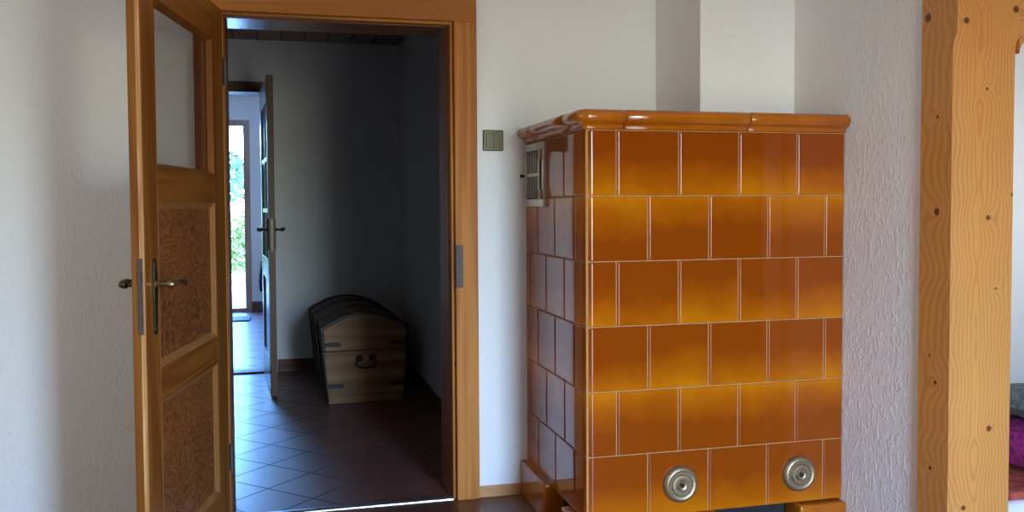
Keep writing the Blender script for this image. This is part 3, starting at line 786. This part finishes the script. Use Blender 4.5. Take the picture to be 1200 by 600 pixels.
def band(y0, y1, th=.004):
    out = dome(24, -th); inn = dome(24, .0045)
    s_ = B(); v = s_.bm.verts
    O = [[v.new((x, y, z)) for x, z in out] for y in (y0, y1)]; I = [[v.new((x, y, z)) for x, z in inn] for y in (y0, y1)]
    for i in range(len(out) - 1):
        s_.bm.faces.new((O[0][i], O[0][i + 1], O[1][i + 1], O[1][i])); s_.bm.faces.new((O[0][i], I[0][i], I[0][i + 1], O[0][i + 1])); s_.bm.faces.new((O[1][i], O[1][i + 1], I[1][i + 1], I[1][i]))
    # the band goes on down both sides
    for sx in (-1, 1):
        s_.hexa([(sx * (hw(.02) - .006), y0, .02), (sx * (hw(.02) + .0), y0, .02), (sx * (hw(.02) + .0), y1, .02), (sx * (hw(.02) - .006), y1, .02), (sx * (hw(ZS) - .006), y0, ZS), (sx * (hw(ZS) + th), y0, ZS), (sx * (hw(ZS) + th), y1, ZS), (sx * (hw(ZS) - .006), y1, ZS)])
    return s_


for y0 in (-.006, .40, .78, CL - .045):
    band(y0, y0 + (.055 if y0 < 0 else .045)).build('iron_band', M_iron, CT)
for sx in (-1, 1):
    for z, ln, h_ in ((.372, .115, .026), (.112, .105, .026)):
        w = hw(z) + .004
        B().hexa([(sx * (w - ln), -.008, z - h_ / 2), (sx * w, -.008, z - h_ / 2), (sx * w, .05, z - h_ / 2), (sx * (w - ln), -.001, z - h_ / 2), (sx * (w - ln), -.008, z + h_ / 2), (sx * (w + .001), -.008, z + h_ / 2), (sx * (w + .001), .05, z + h_ / 2), (sx * (w - ln), -.001, z + h_ / 2)]).build('iron_strap', M_iron, CT, bevel=.001)
hz = .268
B().tube([(-.052, -.010, hz + .012), (-.060, -.022, hz - .008), (-.058, -.026, hz - .030), (-.042, -.028, hz - .042), (0, -.028, hz - .045), (.042, -.028, hz - .042), (.058, -.026, hz - .030), (.060, -.022, hz - .008), (.052, -.010, hz + .012)], .0075, 10).build('drop_handle', M_iron, CT, smooth=True)
for sx in (-1, 1):
    B().lathe([(0, .014), (.010, .013), (.018, .006), (.022, 0)], lambda x, y, h, sx=sx: (sx * .040 + x, -.0 - h, hz + .010 + y), 16).build('handle_rosette', M_iron, CT, smooth=True)

# ------------------------------------------------------------------ far room
tag(B().box((-2.35, 6.28, .001), (-1.36, 6.66, .014)).build('doormat', M_mat, bevel=.004), 'dark bluish doormat on the tiles before the garden door', 'doormat')
HB = empty('hanging_bag', (-1.245, 7.15, .24)); tag(HB, 'small black bag hanging on the far wall beside the half-glazed door', 'bag')
B().prism([(-.030, 0), (.05, 0), (.055, .12), (.03, .27), (-.02, .27), (-.035, .12)], lambda x, z: (x, -.045, z), lambda x, z: (x, -.004, z)).build('bag_body', M_blackcloth, HB, bevel=.01)
B().tube([(-.01, -.02, .26), (-.014, -.02, .32), (.0, -.02, .345), (.014, -.02, .32), (.01, -.02, .26)], .006, 8).build('strap', M_blackcloth, HB)
B().tube([(0, -.0005, .345), (0, -.03, .345), (-.0, -.04, .357)], .006, 8).build('hook', M_iron, HB)

# ------------------------------------------------------------------ daybed with cushions, right of the post
DB = empty('daybed', (1.42, -.62, 0)); tag(DB, 'low white covered daybed just visible right of the post', 'daybed')
B().box((0, -.50, .05), (1.9, .45, .190)).build('mattress', M_white, DB, bevel=.03, seg=3)
for x in (.05, 1.80):
    for y in (-.44, .36):
        B().box((x, y, 0), (x + .05, y + .05, .055)).build('leg', M_base_wood, DB)
bl = B().box((1.44, -1.10, .1915), (2.7, -.32, .220))
tag(bl.build('blanket', M_red, bevel=.012, seg=3), 'red blanket folded on the white daybed under the magenta cushion', 'blanket')


def cushion(name, m, loc, size, rz, label):
    s_ = B(); nx, ny = 14, 10; top = []; bot = []
    for j in range(ny + 1):
        rt, rb = [], []
        for i in range(nx + 1):
            u, v_ = i / nx * 2 - 1, j / ny * 2 - 1
            h = (max(0, 1 - abs(u) ** 3.2) * max(0, 1 - abs(v_) ** 3.2)) ** .45
            pin = 1 - .06 * (1 - abs(u)) * 0
            x, y = u * size[0] / 2 * pin, v_ * size[1] / 2
            rt.append(s_.bm.verts.new((x, y, size[2] * (.5 + .5 * h)))); rb.append(s_.bm.verts.new((x, y, size[2] * (.5 - .5 * h) - .0005)))
        top.append(rt); bot.append(rb)
    for j in range(ny):
        for i in range(nx):
            s_.bm.faces.new((top[j][i], top[j][i + 1], top[j + 1][i + 1], top[j + 1][i])); s_.bm.faces.new((bot[j][i], bot[j + 1][i], bot[j + 1][i + 1], bot[j][i + 1]))
    for i in range(nx):
        s_.bm.faces.new((top[0][i], bot[0][i], bot[0][i + 1], top[0][i + 1])); s_.bm.faces.new((top[ny][i], top[ny][i + 1], bot[ny][i + 1], bot[ny][i]))
    for j in range(ny):
        s_.bm.faces.new((top[j][0], top[j + 1][0], bot[j + 1][0], bot[j][0])); s_.bm.faces.new((top[j][nx], bot[j][nx], bot[j + 1][nx], top[j + 1][nx]))
    o = s_.build(name, m, smooth=True); o.location = loc; o.rotation_euler = (0, 0, rz)
    return tag(o, label, 'cushion', 'cushions on the daybed')


cushion('cushion', M_mag, (1.86, -.87, .221), (.52, .42, .185), .1, 'thick magenta cushion lying on the red blanket')
cushion('cushion', M_greyf, (1.88, -.85, .407), (.46, .40, .11), -.1, 'grey green patterned cushion lying on the magenta cushion')

# ------------------------------------------------------------------ garden outside the glazed door
b = B().box((-12, 7.4, -.2), (10, 30, -.06))
struct(b.build('ground_garden', M_pave), 'pale sunlit paving outside the garden door', 'ground')


def leaves(name, m, parent, pts, size):
    bm_ = bmesh.new()
    for p in pts:
        n_ = Vector((random.gauss(0, 1), random.gauss(0, 1) - .4, random.gauss(0, 1) + .5)).normalized()
        u_ = n_.orthogonal().normalized(); u_.rotate(Matrix.Rotation(random.random() * 6.28, 3, n_)); w_ = n_.cross(u_); q = size * random.uniform(.6, 1.3); p = Vector(p)
        vs = [bm_.verts.new(p + u_ * a * q + w_ * c_ * q * .55) for a, c_ in ((-1, 0), (0, -1), (1, 0), (0, 1))]
        bm_.faces.new(vs)
    me_ = bpy.data.meshes.new(name); bm_.to_mesh(me_); bm_.free(); me_.materials.append(m)
    o = bpy.data.objects.new(name, me_); COL.objects.link(o); o.parent = parent
    return o


HG = empty('garden_shrub', (-2.6, 12.2, -.06)); tag(HG, 'bright yellow green shrub behind the garden door glass', 'shrub')
pts = []
while len(pts) < 4200:
    x, y, z = random.uniform(-1.6, 1.3), random.uniform(-.6, .6), random.uniform(.15, 1.35)
    if (x / 1.6) ** 2 + (y / .6) ** 2 + ((z - .6) / .72) ** 2 < 1.0 + .25 * math.sin(x * 7) * math.cos(z * 6): pts.append((x, y, z))
leaves('foliage', M_hedge, HG, pts, .055)
B().tube([(0, 0, 0), (.05, 0, .5)], [.04, .03], 8).tube([(.1, .1, 0), (.4, .1, .6)], [.03, .02], 8).tube([(-.1, .1, 0), (-.5, .1, .6)], [.03, .02], 8).build('stem', M_bark, HG)
TR = empty('garden_tree', (-4.2, 21.0, -.06)); tag(TR, 'hazy blue green tree standing behind the shrub outside', 'tree')
pts = []
while len(pts) < 3600:
    x, y, z = random.uniform(-2.6, 2.6), random.uniform(-1.5, 1.5), random.uniform(1.0, 3.6)
    if (x / 2.6) ** 2 + (y / 1.5) ** 2 + ((z - 2.0) / 1.1) ** 2 < 1 + .3 * math.sin(x * 4) * math.cos(z * 3): pts.append((x, y, z))
leaves('foliage', M_tree, TR, pts, .11)
B().tube([(0, 0, 0), (.1, 0, 1.0), (0, .05, 2.0)], [.14, .11, .07], 10).build('trunk', M_bark, TR)
